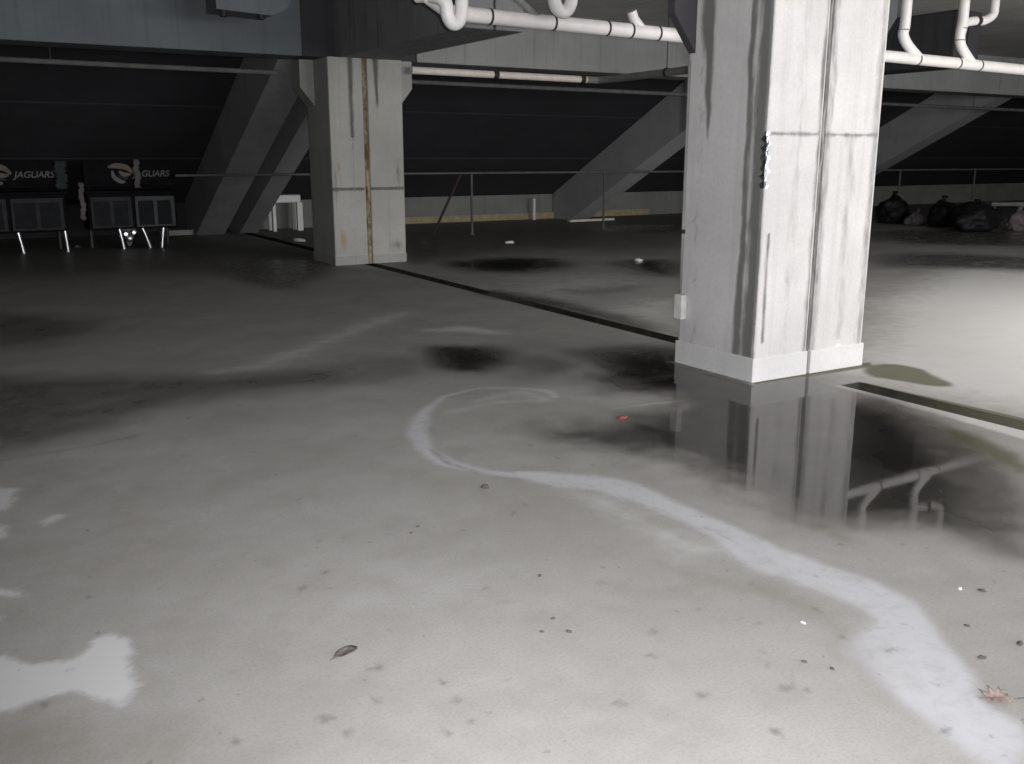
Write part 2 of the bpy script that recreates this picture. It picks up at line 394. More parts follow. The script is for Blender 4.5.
m, nt, b = new_mat('stained_floor_concrete'); k = NT(nt)
co = k.n('ShaderNodeTexCoord').outputs['Object']
aA, aB = k.attr('stain_a'), k.attr('stain_light_b')
sA = k.n('ShaderNodeSeparateColor'); k.l(aA.outputs['Color'], sA.inputs[0])
sB = k.n('ShaderNodeSeparateColor'); k.l(aB.outputs['Color'], sB.inputs[0])
n_mid = k.noise(co, 6, 5, .58, .1); n_blot = k.noise(co, 2.3, 6, .62, .2); n_big = k.noise(co, 1.1, 5, .6); n_fine = k.noise(co, 26, 5, .65)
def edge(ch, amp, e, nz=n_mid, c0=.5):
    v = k.math('ADD', ch, k.math('MULTIPLY', k.math('SUBTRACT', nz, .5), amp))
    return k.step(v, c0-e, c0+e)
base = k.mix(k.step(n_big, .3, .7), (.262, .254, .243), (.312, .305, .296))
base = k.mix(k.math('MULTIPLY', k.step(n_mid, .35, .75), .30), base, (.215, .208, .196))
base = k.mix(k.math('MULTIPLY', k.step(n_fine, .5, .85), .25), base, (.36, .355, .34))
c0 = k.mix(k.math('MULTIPLY', k.step(n_blot, .42, .72), .26), base, (.17, .162, .145))
base = k.mix(k.math('MULTIPLY', k.step(n_blot, .50, .28), .0), c0, c0)
c = k.mix(k.math('MULTIPLY', k.step(k.noise(co, 95, 3, .6), .40, .75), .28), base, (.15, .145, .13))
c = k.mix(k.math('MULTIPLY', edge(sB.outputs[1], .6, .38), .50), c, (.165, .145, .115))
c = k.mix(k.math('MULTIPLY', edge(sB.outputs[0], .75, .40), .72), c, (.52, .515, .51))
c = k.mix(k.math('MULTIPLY', edge(aA.outputs['Alpha'], .8, .24, k.noise(co, 14, 6, .7, .4)), .9), c, (.47, .47, .48))
wm = edge(sA.outputs[1], .75, .50, k.noise(co, 3.4, 5, .6, .15), .55)
c = k.mix(k.math('MULTIPLY', wm, .86), c, (.088, .083, .076))
wh = edge(sA.outputs[0], .7, .36)
wh2 = k.math('MULTIPLY', wh, k.step(k.noise(co, 13, 6, .7, .5), .28, .55, .55, 1.))
c = k.mix(k.math('MULTIPLY', wh2, .85), c, (.42, .42, .45))
c = k.mix(k.math('MULTIPLY', k.math('MULTIPLY', edge(sB.outputs[1], .5, .35), wh), .62), c, (.20, .19, .185))
c = k.mix(k.math('MULTIPLY', edge(sA.outputs[2], .5, .3), .85), c, (.075, .072, .035))
c = k.mix(k.math('MULTIPLY', edge(sB.outputs[2], .9, .3, n_fine), .58), c, (.08, .075, .07))
sp = k.step(k.noise(co, 21, 2, .5), .70, .76)
c = k.mix(k.math('MULTIPLY', sp, .35), c, (.09, .085, .08))
gv = k.math('MULTIPLY', aB.outputs['Alpha'], 1.)
gcol = k.mix(k.step(n_mid, .4, .7), (.012, .012, .010), (.035, .034, .02))
c = k.mix(gv, c, gcol)
k.l(c, b.inputs['Base Color'])
rg = k.math('SUBTRACT', .80, k.math('MULTIPLY', wm, .58))
k.l(rg, b.inputs['Roughness']); b.inputs['Specular IOR Level'].default_value = .30
hb = k.math('MULTIPLY', k.math('ADD', k.noise(co, 60, 4, .6), k.math('MULTIPLY', n_mid, 1.2)), k.math('SUBTRACT', 1., k.math('MULTIPLY', wm, .85)))
k.bump(hb, .10, .005, b)
fo = link_mesh('floor', me, m); tag(fo, kind='structure')

# ------------------------------------------------------------------ standing water
def puddle(name, px, label, it=2, step=.03, fade=.25, world=None, strength=1.0):
    poly = chaikin(world if world else W(px), it)
    poly = list(poly); xs = [p[0] for p in poly]; ys = [p[1] for p in poly]
    ax = np.arange(min(xs), max(xs)+step, step); ay = np.arange(min(ys), max(ys)+step, step)
    PX, PY = np.meshgrid(ax, ay); sd = poly_sd(PX, PY, poly)
    clear = (PX > 4.655) & (PX < 5.805) & (PY > 4.555) & (PY < 5.41)         # the column stands here
    clear |= (PX-.018*np.maximum(0, PY-4.4) > JX0-.01) & (PX-.018*np.maximum(0, PY-4.4) < JX1+.01) & ((PY < 4.22) | (PY > 5.2))   # and the joint channel runs here
    ok = (sd < .02) & ~clear
    bm = bmesh.new(); vs = {}; dep = []
    def v(i, j):
        if (i, j) not in vs:
            vs[(i, j)] = bm.verts.new((PX[i, j], PY[i, j], .003)); dep.append(max(0., min(1., -sd[i, j]/fade)))
        return vs[(i, j)]
    for i in range(len(ay)-1):
        for j in range(len(ax)-1):
            if ok[i, j] and ok[i+1, j] and ok[i, j+1] and ok[i+1, j+1]:
                bm.faces.new((v(i, j), v(i, j+1), v(i+1, j+1), v(i+1, j)))
    me = bpy.data.meshes.new(name); bm.to_mesh(me); bm.free()
    for p in me.polygons: p.use_smooth = True
    at = me.attributes.new('depth', 'FLOAT', 'POINT'); at.data.foreach_set('value', np.array(dep, np.float32)*strength)
    o = link_mesh(name, me, M['water'])
    return tag(o, label, 'puddle')
m, nt, b = new_mat('standing_water'); k = NT(nt)
nt.nodes.remove(b)
out = nt.nodes['Material Output']
co = k.n('ShaderNodeTexCoord').outputs['Object']
dp = k.attr('depth').outputs['Fac']
nz = k.noise(co, 3.2, 6, .68, .5)
cover = k.step(k.math('ADD', dp, k.math('MULTIPLY', k.math('SUBTRACT', nz, .5), .9)), .12, 1.0)
cover = k.math('MULTIPLY', cover, k.step(dp, .02, .30))
fr = k.n('ShaderNodeFresnel'); fr.inputs['IOR'].default_value = 1.46
tr = k.n('ShaderNodeBsdfTransparent')
k.l(k.mix(cover, (1., 1., 1.), (.97, .96, .94)), tr.inputs['Color'])
gl = k.n('ShaderNodeBsdfGlossy'); gl.inputs['Roughness'].default_value = .035
bmp = k.n('ShaderNodeBump'); bmp.inputs['Strength'].default_value = .035; bmp.inputs['Distance'].default_value = .004
k.l(k.noise(co, 5, 2, .5), bmp.inputs['Height']); k.l(bmp.outputs[0], gl.inputs['Normal'])
mx = k.n('ShaderNodeMixShader')
k.l(k.math('MULTIPLY', fr.outputs[0], cover, clamp=True), mx.inputs[0]); k.l(tr.outputs[0], mx.inputs[1]); k.l(gl.outputs[0], mx.inputs[2])
k.l(mx.outputs[0], out.inputs['Surface'])
M['water'] = m
puddle('puddle', [(575, 356), (610, 349), (660, 347), (700, 352), (760, 350), (860, 366), (880, 386), (940, 410), (985, 430), (1045, 480), (1060, 560), (1000, 566), (930, 550), (870, 556), (800, 552),
                  (740, 528), (690, 494), (640, 468), (560, 462), (505, 440), (520, 424), (600, 408), (640, 400), (600, 394), (575, 378)],
       'large shallow puddle at the foot of the big white column, mirroring it', fade=.55)
puddle('puddle', [(408, 346), (460, 342), (512, 345), (532, 362), (492, 377), (442, 376), (412, 366)],
       'dark oval puddle on the floor left of the large pool, short of the joint', fade=.42)
puddle('puddle', [(425, 262), (500, 256), (560, 257), (582, 266), (540, 274), (465, 274)],
       'dark narrow puddle beyond the floor joint, right of the farther column', fade=.8)
puddle('puddle', [(600, 262), (650, 258), (686, 262), (686, 277), (640, 276)],
       'dark puddle beyond the floor joint, just left of the big column', fade=.7)

# ------------------------------------------------------------------ columns
def stained_box(name, x0, x1, y0, y1, z0, z1, mat, parent, fn, step=.025, bev=.012):
    """box with finely divided sides carrying stain masks; fn(face, u, z) -> (dark, warm, light)"""
    bm = bmesh.new()
    nx, ny, nz_ = [max(2, round(d/step)) for d in (x1-x0, y1-y0, z1-z0)]
    xs = [x0+(x1-x0)*i/nx for i in range(nx+1)]; ys = [y0+(y1-y0)*i/ny for i in range(ny+1)]; zs = [z0+(z1-z0)*i/nz_ for i in range(nz_+1)]
    ring = [('F', x, y0) for x in xs[:-1]] + [('R', x1, y) for y in ys[:-1]] + [('B', x, y1) for x in xs[:0:-1]] + [('L', x0, y) for y in ys[:0:-1]]
    # chamfered corners
    rows = []; vals = []
    for z in zs:
        row = []
        for f, x, y in ring:
            px, py = x, y
            for cx in (x0, x1):
                for cy in (y0, y1):
                    if abs(x-cx) < 1e-6 and abs(y-cy) < 1e-6:
                        px += bev*.5*(1 if cx == x0 else -1); py += bev*.5*(1 if cy == y0 else -1)
            row.append(bm.verts.new((px, py, z)))
            vals.append(fn(f, x, y, z))
        rows.append(row)
    n = len(ring)
    for a, c in zip(rows, rows[1:]):
        for j in range(n): bm.faces.new((a[j], a[(j+1) % n], c[(j+1) % n], c[j]))
    bm.faces.new(rows[0][::-1]); bm.faces.new(rows[-1])
    me = bpy.data.meshes.new(name); bm.to_mesh(me); bm.free()
    v = np.array(vals, np.float32)
    colattr(me, 'stain', [v[:, 0], v[:, 1], v[:, 2]])
    return link_mesh(name, me, mat, parent)
def tri(u, c, w): return max(0., 1-abs(u-c)/w)
def wig(z, s=1.3, a=.015, seed=0.): return a*mnoise.noise(Vector((z*s, seed, 0))) + a*.5*mnoise.noise(Vector((z*s*4, seed+7, 0)))

Y_R, Y_L, CD = 4.58, 12.88, .90
XC0_, XC1_ = 4.68, 5.78
XC0, XC1 = XC0_, XC1_
DXL = .19
LX0, LX1 = XC0+DXL, XC1+DXL
ZB = 2.82
def near_stain(f, x, y, z):
    d = w = l = 0.
    if f == 'L' or (f == 'F' and x < XC0+1e-4):
        v = y - Y_R                                            # distance from the near corner
        d = max(d, tri(v, .05+wig(z, 2, .02), .115)*(1.1 if z > .15 else .4))
        d = max(d, tri(v, .165+wig(z, 1.6, .025, 3), .045+.05*max(0, (1.1-z)/1.1))*(1.05 if z > .15 else 0))
        if z > 1.5: d = max(d, tri(v, .55+wig(z, 2, .02, 9)+.03*(z-1.5), .03+.05*(z-1.5))*1.15*min(1, (z-1.5)/.35))
        if z > 2.0: d = max(d, tri(v, .60, .10)*1.2*min(1, (z-2.0)/.4))
        d = max(d, tri(v, .62+wig(z, 9, .04, 5), .05)*.62*(mnoise.noise(Vector((z*7, 2, 0)))*.5+.6))
    if f in ('F', 'R', 'L'):
        if f == 'F':
            u = x - XC0
            d = max(d, tri(u, .075+wig(z, 2, .012, 4), .035)*(.75 if .25 < z < 1.0 else 0.))
            d = max(d, tri(u, .515+wig(z, 2.2, .02, 6), .075)*.95)
            d = max(d, tri(u, .585+wig(z, 1.2, .02, 8), .06)*.55)
            d = max(d, tri(u, 1.06, .10)*.58)
            d = max(d, tri(u, .30+wig(z, .8, .03, 11), .16)*.34)
            if .2 < z < 1.65: d = max(d, tri(u, .82+wig(z, 1., .03, 12), .14)*.40)
        if abs(z-1.65) < .014 and f == 'F': d = max(d, .66)
        if z < .17+wig(x+y, 5, .01): l = .9
    return d, w, l
def far_stain(f, x, y, z):
    d = w = l = 0.
    if f == 'F':
        u = x - LX0
        if z > 1.75: d = max(d, tri(u, .32+wig(z, 2, .01), .045+.03*(z-1.75))*.95)
        if z > 1.0: d = max(d, tri(u, .33, .02)*.6)
        if z > 2.15: d = max(d, tri(u, .71-.02*(z-2.15), .02+.09*(z-2.15))*1.1)
        w = max(w, tri(u, .12+wig(z, 2, .05), .10)*.75*tri(z, .35, .35), tri(u, .10+wig(z, 3, .04), .08)*.6*tri(z, 1.35, .7))
        d = max(d, tri(u, .05, .06)*.5*tri(z, 1.1, .9))
        d = max(d, tri(u, .95, .2)*.6*tri(z, .25, .2), tri(u, 1.0, .15)*.5*tri(z, 1.3, .5))
        if abs(z-1.06) < .016: d = max(d, .72)
    if z < .13 and f == 'F': l = .8
    return d, w, l
def column(y0, mat, fn, label, seam_mat, strip_w, base_h, base_p, dx=0., CD=.78, hb=.07):
    XC0, XC1 = XC0_+dx, XC1_+dx
    root = empty('concrete_column', (0, 0, 0))
    tag(root, label, 'column')
    xm = 5.215+dx
    stained_box('shaft', XC0, xm-strip_w, y0, y0+CD, 0, ZB, mat, root, fn)
    stained_box('shaft', xm+strip_w, XC1, y0, y0+CD, 0, ZB, mat, root, fn)
    bm = bmesh.new()                                            # joint filler, lumpy bead
    nz_ = 90
    prev = None
    for i in range(nz_+1):
        z = ZB*i/nz_; w = strip_w + .004
        o = .012*mnoise.noise(Vector((z*6, y0, 3)))
        ring = [bm.verts.new(p) for p in ((xm-w, y0+.03, z), (xm-w*.5, y0+.008+o, z), (xm+w*.5, y0+.010+o, z), (xm+w, y0+.03, z), (xm+w, y0+CD-.03, z), (xm-w, y0+CD-.03, z))]
        if prev:
            for j in range(6): bm.faces.new((prev[j], prev[(j+1) % 6], ring[(j+1) % 6], ring[j]))
        else: bm.faces.new(ring[::-1])
        prev = ring
    bm.faces.new(prev)
    obj('joint_filler', bm, seam_mat, root)
    # footing kerb: a slightly proud painted band round the base of each half
    bm = bmesh.new()
    for a, c in ((XC0-base_p, xm-strip_w), (xm+strip_w, XC1+base_p)): 
        bx(bm, a, c, y0-base_p, y0+CD+base_p, 0, base_h, .006)
    me_o = obj('base_band', bm, M['band_white'] if mat is M['col_white'] else M['beam_pale'], root)
    # bracket haunches carrying the girders on either side
    for s, xe in ((-1, XC0), (1, XC1)):
        bm = bmesh.new()
        prism_y(bm, [(xe, 2.20), (xe+.20*s, 2.45), (xe+.20*s, ZB), (xe, ZB)], y0+(CD-hb if s < 0 else .10), y0+CD)
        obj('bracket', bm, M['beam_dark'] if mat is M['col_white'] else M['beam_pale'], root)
    return root
M['band_white'] = concrete('base_paint', (.64, .635, .635), (.4, .4, .38), .12)
M['beam_pale'] = concrete('bracket_concrete', (.40, .40, .385), (.1, .1, .1), .3)
near = column(Y_R, M['col_white'], near_stain, 'big whitewashed double column standing at the edge of the puddle', M['caulk_grey'], .016, .17, .010)
far = column(Y_L, M['col_grey'], far_stain, 'farther grey double column with a rusty filled seam down its front', M['caulk'], .035, .13, .004, DXL, .90, .34)
# little surface box with conduit on the hidden edge of the near column
bm = box(XC0-.05, XC0-.002, 5.27, 5.355, .34, .52, .006); ob = obj('outlet_box', bm, M['box'], near)
bm = tube(bmesh.new(), [(XC0-.014, 5.33, .53), (XC0-.014, 5.33, 1.0), (XC0-.014, 5.33, 2.15)], .010, 10); obj('conduit', bm, M['pipe_grey'], near, True)
bm = bx(bmesh.new(), XC0-.03, XC0-.002, 5.315, 5.345, .96, .99, .003); obj('conduit_clip', bm, M['band'], near)
# crumpled foil tape on the near corner
bm = bmesh.new(); rows = []
for i in range(15):
    z = 1.30+.36*i/14; row = []
    for j in range(5):
        w = (.010, .018, .030, .022, .012)[j] if 2 < i < 13 else .008
        ang = j/4
        px = XC0-.006+.045*max(0, ang-.5)*2*(.6+.4*math.sin(i*1.9)); py = Y_R-.010+.05*max(0, .5-ang)*2*(.7+.3*math.sin(i*2.7))
        row.append(bm.verts.new((px+random.uniform(-.004, .004)-.004, py+random.uniform(-.004, .004)-.004, z)))
    rows.append(row)
for a, c in zip(rows, rows[1:]):
    for j in range(4): bm.faces.new((a[j], a[j+1], c[j+1], c[j]))
ob = obj('foil_tape', bm, M['foil'], near); ob['label'] = 'strip of shiny silver foil on the near corner of the column'
ob.modifiers.new('thickness', 'SOLIDIFY').thickness = .002

# ------------------------------------------------------------------ beams
def beam(name, bm, mat, label, cat='beam', group=None): return tag(obj(name, bm, mat), label, cat, group)
SL = 3.6
gy0, gy1 = Y_L+.12, Y_L+.70
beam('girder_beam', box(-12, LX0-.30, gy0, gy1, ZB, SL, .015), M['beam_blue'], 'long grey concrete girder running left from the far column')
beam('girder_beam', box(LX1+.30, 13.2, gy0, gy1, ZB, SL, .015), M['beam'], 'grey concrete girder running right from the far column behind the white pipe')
beam('girder_beam', box(13.9, 34, gy0, gy1, ZB, SL, .015), M['beam'], 'girder beyond the big column, seen under the pipe at far right')
def stub(x0, x1, y0, y1, label, mat):
    root = empty('cross_beam', (0, 0, 0)); tag(root, label, 'beam')
    xm = (x0+x1)/2
    for a, c in ((x0, xm-.012), (xm+.012, x1)):
        bm = bmesh.new()
        bx(bm, a, c, y0, y1, ZB, SL, .015); obj('beam_half', bm, mat, root)
    obj('joint_filler', box(xm-.012, xm+.012, y0+.03, y1-.01, ZB+.02, SL), M['band'], root)
    return root
stub(LX0+.18, LX1-.18, 9.32, gy1, 'dark streaked cross beam on top of the farther column', M['beam_streaked'])
stub(13.25, 13.85, 9.32, gy1, 'dark stained cross beam above the risers at upper right', M['beam_dark'])
# connection blocks where the left and right girders meet the cross beam
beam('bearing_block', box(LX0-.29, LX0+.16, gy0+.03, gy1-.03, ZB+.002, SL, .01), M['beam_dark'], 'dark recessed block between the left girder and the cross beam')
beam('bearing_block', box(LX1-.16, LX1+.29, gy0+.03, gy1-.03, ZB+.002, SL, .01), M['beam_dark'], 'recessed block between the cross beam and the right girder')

# inclined rakers of the stand above
def raker(x0, x1, label, mat='raker', dep=1.0):
    yb = 19.5
    prof = [(yb, 0.0), (13.62, .5*(yb-13.62)), (13.62, .5*(yb-13.62)+dep), (20.25, .5*(yb-20.25)+dep), (20.25, 0.0)]
    bm = prism_x(bmesh.new(), prof, x0, x1)
    return beam('raker_beam', bm, M[mat], label)
raker(4.50, 5.06, 'left one of the pair of sloping beams behind the farther column')
raker(5.36, 5.73, 'right one of the pair of sloping beams behind the farther column')
raker(13.45, 14.0, 'broad sloping concrete beam between the two columns', 'raker_pale')
raker(21.45, 22.0, 'sloping concrete beam seen right of the big column')

# ------------------------------------------------------------------ setting
bm = box(-14, 34, -8, gy1, SL+.002, SL+.2); o = obj('ceiling', bm, M['slab']); tag(o, kind='structure')
# stepped underside of the seating
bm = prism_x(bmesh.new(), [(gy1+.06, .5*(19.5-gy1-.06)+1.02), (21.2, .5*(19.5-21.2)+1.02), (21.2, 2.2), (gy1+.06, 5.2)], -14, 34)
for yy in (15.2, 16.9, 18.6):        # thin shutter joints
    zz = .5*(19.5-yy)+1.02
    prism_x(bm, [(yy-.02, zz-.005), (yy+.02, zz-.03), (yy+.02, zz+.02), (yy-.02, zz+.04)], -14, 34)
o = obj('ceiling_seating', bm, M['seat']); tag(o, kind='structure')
o = obj('wall_back_left', box(-14, 5.95, 20.3, 20.6, 0, .60, .01), M['wall_shade']); tag(o, kind='structure')
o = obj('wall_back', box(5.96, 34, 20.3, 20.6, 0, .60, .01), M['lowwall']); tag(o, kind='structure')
o = obj('wall_left', box(-14.2, -14, -8, 22, 0, 6), M['lowwall']); tag(o, kind='structure')
o = obj('wall_right', box(34, 34.2, -8, 22, 0, 6), M['lowwall']); tag(o, kind='structure')
o = obj('trim_1', box(7.6, 16.5, 20.235, 20.298, 0, .16, .008), M['yellow']); tag(o, kind='structure')
o = obj('trim_2', box(3.85, 4.48, 19.6, 19.72, 0, .10, .008), M['beam_pale']); tag(o, kind='structure')

# ------------------------------------------------------------------ drain pipes
def coupling(name, p0, p1, r, mat, parent):
    bm = tube(bmesh.new(), [p0, p1], r, 20); return autosmooth(obj(name, bm, mat, parent))
PY_ = 9.0
def pz(x): return 2.90-.0118*(x-5.06)
def q7(p): return (p[0]*.8333, p[1]-1.5, 1.5+(p[2]-1.5)*.8333 if p[2] < SL-.05 else SL-.02)
_tube = tube
def tube(bm, pts, r, *a, **kw): return _tube(bm, [q7(p) for p in pts], [v*.86 for v in r] if isinstance(r, (list, tuple)) else r*.86, *a, **kw)
root = empty('hanging_drain_pipe', (0, 0, 0)); tag(root, 'white drain pipe with risers and traps hanging across under the ceiling', 'pipe')
R0 = .075
bm = tube(bmesh.new(), [(4.66, PY_, pz(4.66)), (9, PY_, pz(9)), (13, PY_, pz(13)), (17.5, PY_, pz(17.5))], R0, 20)
autosmooth(obj('main_run', bm, M['pvc'], root))
for x in (5.17, 5.95, 6.66, 6.99, 7.38, 9.6, 12.0, 12.9, 13.4, 15.4):
    wide = x in (6.99, 12.0, 13.4)
    coupling('coupling', (x-.012, PY_, pz(x)), (x+.012, PY_, pz(x)), R0+.004, M['band'], root)
def riser(ctrl, r=.065, name='riser', mat='pvc', n=8):
    bm = tube(bmesh.new(), smooth_path(ctrl, n), r, 18); return autosmooth(obj(name, bm, M[mat], root))
# two U-bend traps on the left
yt = PY_-.20
def trap(x, zb, w, long_side):
    a = -1 if long_side == 'L' else 1
    pts = [(x, yt, SL), (x, yt, zb+.30), (x, yt, zb+.16)]
    for i in range(1, 9):
        t = math.pi*i/8; pts.append((x-w/2+w/2*math.cos(t), yt, zb+.16-(.16)*math.sin(t)*.95))
    return pts
tr1 = trap(4.72, 2.76, .17, 'R'); tr1 += [(4.54, yt, 2.95), (4.50, yt+.03, 3.00), (4.44, yt+.14, 3.03), (4.38, yt+.24, 3.04)]
riser(tr1, .064, 'trap', n=4)
coupling('coupling', (4.72, yt, 3.0), (4.72, yt, 3.012), .067, M['blue'], root)
tr2 = trap(6.02, 2.96, .22, 'R'); tr2 += [(5.80, yt, 3.2), (5.80, yt, SL)]
riser(tr2, .066, 'trap', n=4)
bm = tube(bmesh.new(), smooth_path([(5.38, PY_-.08, 3.12), (5.52, PY_-.06, 3.05), (5.72, PY_-.02, 2.95), (5.80, PY_, 2.91)]), .035, 12); autosmooth(obj('branch', bm, M['pipe_grey'], root))
bm = tube(bmesh.new(), [(4.40, PY_-.06, 3.03), (4.62, PY_-.02, 2.93), (4.9, PY_, 2.90)], .06, 14); autosmooth(obj('branch', bm, M['pvc'], root))
riser([(7.0, PY_, 3.08), (7.04, PY_, 3.0), (7.14, PY_, 2.91), (7.2, PY_, 2.88)], .055, 'branch')
# two bent risers on the right, the second with a side branch
riser([(11.68, PY_, SL), (11.68, PY_, 3.25), (11.66, PY_, 3.12), (11.76, PY_, 3.0), (11.95, PY_, 2.88), (12.02, PY_, 2.84)], .068)
riser([(12.93, PY_, SL), (12.93, PY_, 3.4), (12.90, PY_, 3.2), (12.94, PY_, 3.05), (13.12, PY_, 2.90), (13.22, PY_, 2.83)], .068)
riser([(13.66, PY_, SL), (13.66, PY_, 3.6), (13.6, PY_, 3.5), (13.42, PY_, 3.42), (13.2, PY_, 3.40), (12.98, PY_, 3.35), (12.92, PY_, 3.22)], .060, 'branch')
for x, z in ((11.67, 3.18), (12.92, 3.28), (12.91, 3.12)):
    coupling('coupling', (x, PY_, z-.008), (x, PY_, z+.008), .074, M['pipe_grey'], root)
coupling('coupling', (13.30, PY_, 3.41), (13.22, PY_, 3.40), .066, M['band'], root)

tube = _tube
root = empty('hanging_drain_pipe', (0, 0, 0)); tag(root, 'cream pipe under the right girder that turns toward the big column', 'pipe')
bm = tube(bmesh.new(), smooth_path([(6.08, 12.80, 2.69), (7.5, 12.80, 2.685), (9.1, 12.80, 2.68)]), .052, 16); autosmooth(obj('main_run', bm, M['pvc_old'], root))
bm = tube(bmesh.new(), smooth_path([(9.1, 12.80, 2.68), (9.3, 12.78, 2.68), (9.36, 12.6, 2.68), (9.38, 12.3, 2.68), (9.38, 10.5, 2.69), (9.38, 8.7, 2.70)], 6), .055, 16); autosmooth(obj('return_run', bm, M['pipe_grey'], root))
for x in (7.45, 9.02): coupling('coupling', (x-.04, 12.8, 2.683), (x+.04, 12.8, 2.683), .062, M['band'], root)
for x, y in ((9.38, 11.2),):
    obj('hanger', tube(bmesh.new(), [(x, y, 2.70), (x, y, SL-.01)], .008, 8), M['steel_dark'], root)
    coupling('clamp', (x, y-.02, 2.69), (x, y+.02, 2.69), .064, M['band'], root)

def conduit(x0, x1, y, z0, z1, r, mat, label):
    root = empty('conduit', (0, 0, 0)); tag(root, label, 'conduit')
    n = 4; bm = tube(bmesh.new(), [(x0+(x1-x0)*i/n, y, z0+(z1-z0)*i/n) for i in range(n+1)], r, 12)
    autosmooth(obj('tube_run', bm, mat, root))
    for i in range(3):
        x = x0+(x1-x0)*(.2+.3*i); z = z0+(z1-z0)*(.2+.3*i)
        obj('hanger', tube(bmesh.new(), [(x, y, z), (x, y, z+.9)], .008, 8), M['steel_dark'], root)
    return root
conduit(-10, 4.44, 13.72, 2.70, 2.65, .034, M['steel'], 'thin grey conduit under the left girder')
conduit(5.96, 24, 13.72, 2.61, 2.56, .034, M['steel'], 'thin grey conduit behind the cream pipe, crossing behind both columns')

# ------------------------------------------------------------------ ceiling fitting in the upper left
root = empty('ceiling_fitting', (0, 0, 0)); tag(root, 'dark box fitting with two studs hanging in front of the left girder', 'fitting')
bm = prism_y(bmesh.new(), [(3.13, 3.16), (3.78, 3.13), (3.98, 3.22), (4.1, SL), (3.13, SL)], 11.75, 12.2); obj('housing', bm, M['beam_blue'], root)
for x in (3.22, 3.66): autosmooth(obj('stud', tube(bmesh.new(), [(x, 11.80, 3.17), (x, 11.80, 3.085)], [.035, .042], 12), M['band'], root))

# ------------------------------------------------------------------ fence
root = empty('railing', (0, 0, 0)); tag(root, 'low pipe railing along the back of the deck', 'railing')
FY = 16.75
autosmooth(obj('rail', tube(bmesh.new(), [(3.6, FY, 1.20), (12, FY, 1.19), (20, FY, 1.17), (32, FY, 1.15)], .022, 12), M['steel'], root))
for x in (5.98, 9.2, 12.42, 15.64, 18.86, 22.08, 25.3, 28.5):
    bm = tube(bmesh.new(), [(x, FY, 0), (x, FY, 1.19)], .024, 12); tube(bm, [(x, FY, 0), (x, FY, .012)], .06, 14)
    autosmooth(obj('post', bm, M['steel'], root))
o = obj('leaning_pole', tube(bmesh.new(), [(8.62, 17.3, 0), (9.0, FY+.06, 1.19)], .026, 10), M['rust']); tag(o, 'rust brown pole leaning on the railing right of the farther column', 'pole')
o = obj('marker_post', tube(bmesh.new(), [(12.72, 20.0, 0), (12.72, 20.0, .5), (12.72, 20.0, .52)], [.035, .035, .02], 12), M['white_obj']); tag(o, 'short white stub post by the low back wall', 'post')
# pale board lying on the floor below the broad raker
a, c = fl(569, 222), fl(613, 220)
bm = box(0, math.hypot(c[0]-a[0], c[1]-a[1]), -.06, .06, 0, .05, .006)
o = obj('loose_board', bm, M['pvc_old'], loc=(a[0], a[1], 0)); o.rotation_euler = (0, 0, math.atan2(c[1]-a[1], c[0]-a[0])); tag(o, 'pale board lying on the floor behind the railing', 'board')

# ------------------------------------------------------------------ white table behind the far column
root = empty('side_table', (6.36, 19.75, 0)); tag(root, 'small white plastic table standing left of the farther column by the back wall', 'table')
obj('tabletop', box(-.32, .32, -.22, .22, .58, .74, .02), M['white_obj'], root)
for x in (-.28, .24):
    for y in (-.20, .12): obj('leg', box(x, x+.07+.05*(x > 0), y, y+.08, 0, .58, .01), M['white_obj'], root)

# ------------------------------------------------------------------ portable bars with signs
def text_obj(s, name, size, mat, parent, loc):
    cu = bpy.data.curves.new(name, 'FONT'); cu.body = s; cu.size = size; cu.extrude = .004; cu.shear = .25; cu.offset = .002
    cu.align_x = 'CENTER'; cu.align_y = 'CENTER'
    t = bpy.data.objects.new(name, cu); COL.objects.link(t)
    bpy.context.view_layer.update()
    dg = bpy.context.evaluated_depsgraph_get(); me = bpy.data.meshes.new_from_object(t.evaluated_get(dg))
    bpy.data.objects.remove(t); bpy.data.curves.remove(cu)
    o = link_mesh(name, me, mat, parent, loc); o.rotation_euler = (math.pi/2, 0, 0); return o
def ribbon(pts, w, y):
    """curved flat stroke standing on a sign face"""
    bm = bmesh.new(); P = smooth_path([(x, 0, z) for x, z in pts], 6); n = len(P); L = []
    for i, p in enumerate(P):
        t = (P[min(i+1, n-1)]-P[max(i-1, 0)]).normalized(); s = Vector((-t.z, 0, t.x)); hw = w*(.35+.65*math.sin(math.pi*(i+.5)/n))
        L.append([bm.verts.new(p+s*hw+Vector((0, q, 0))) for q in (0,)]+[bm.verts.new(p-s*hw+Vector((0, 0, 0)))])
    for a, c in zip(L, L[1:]): bm.faces.new((a[0], a[1], c[1], c[0]))
    r = bmesh.ops.extrude_face_region(bm, geom=bm.faces[:])
    bmesh.ops.translate(bm, vec=(0, -.004, 0), verts=[v for v in r['geom'] if isinstance(v, bmesh.types.BMVert)])
    bmesh.ops.translate(bm, vec=(0, y, 0), verts=bm.verts[:])
    return bm
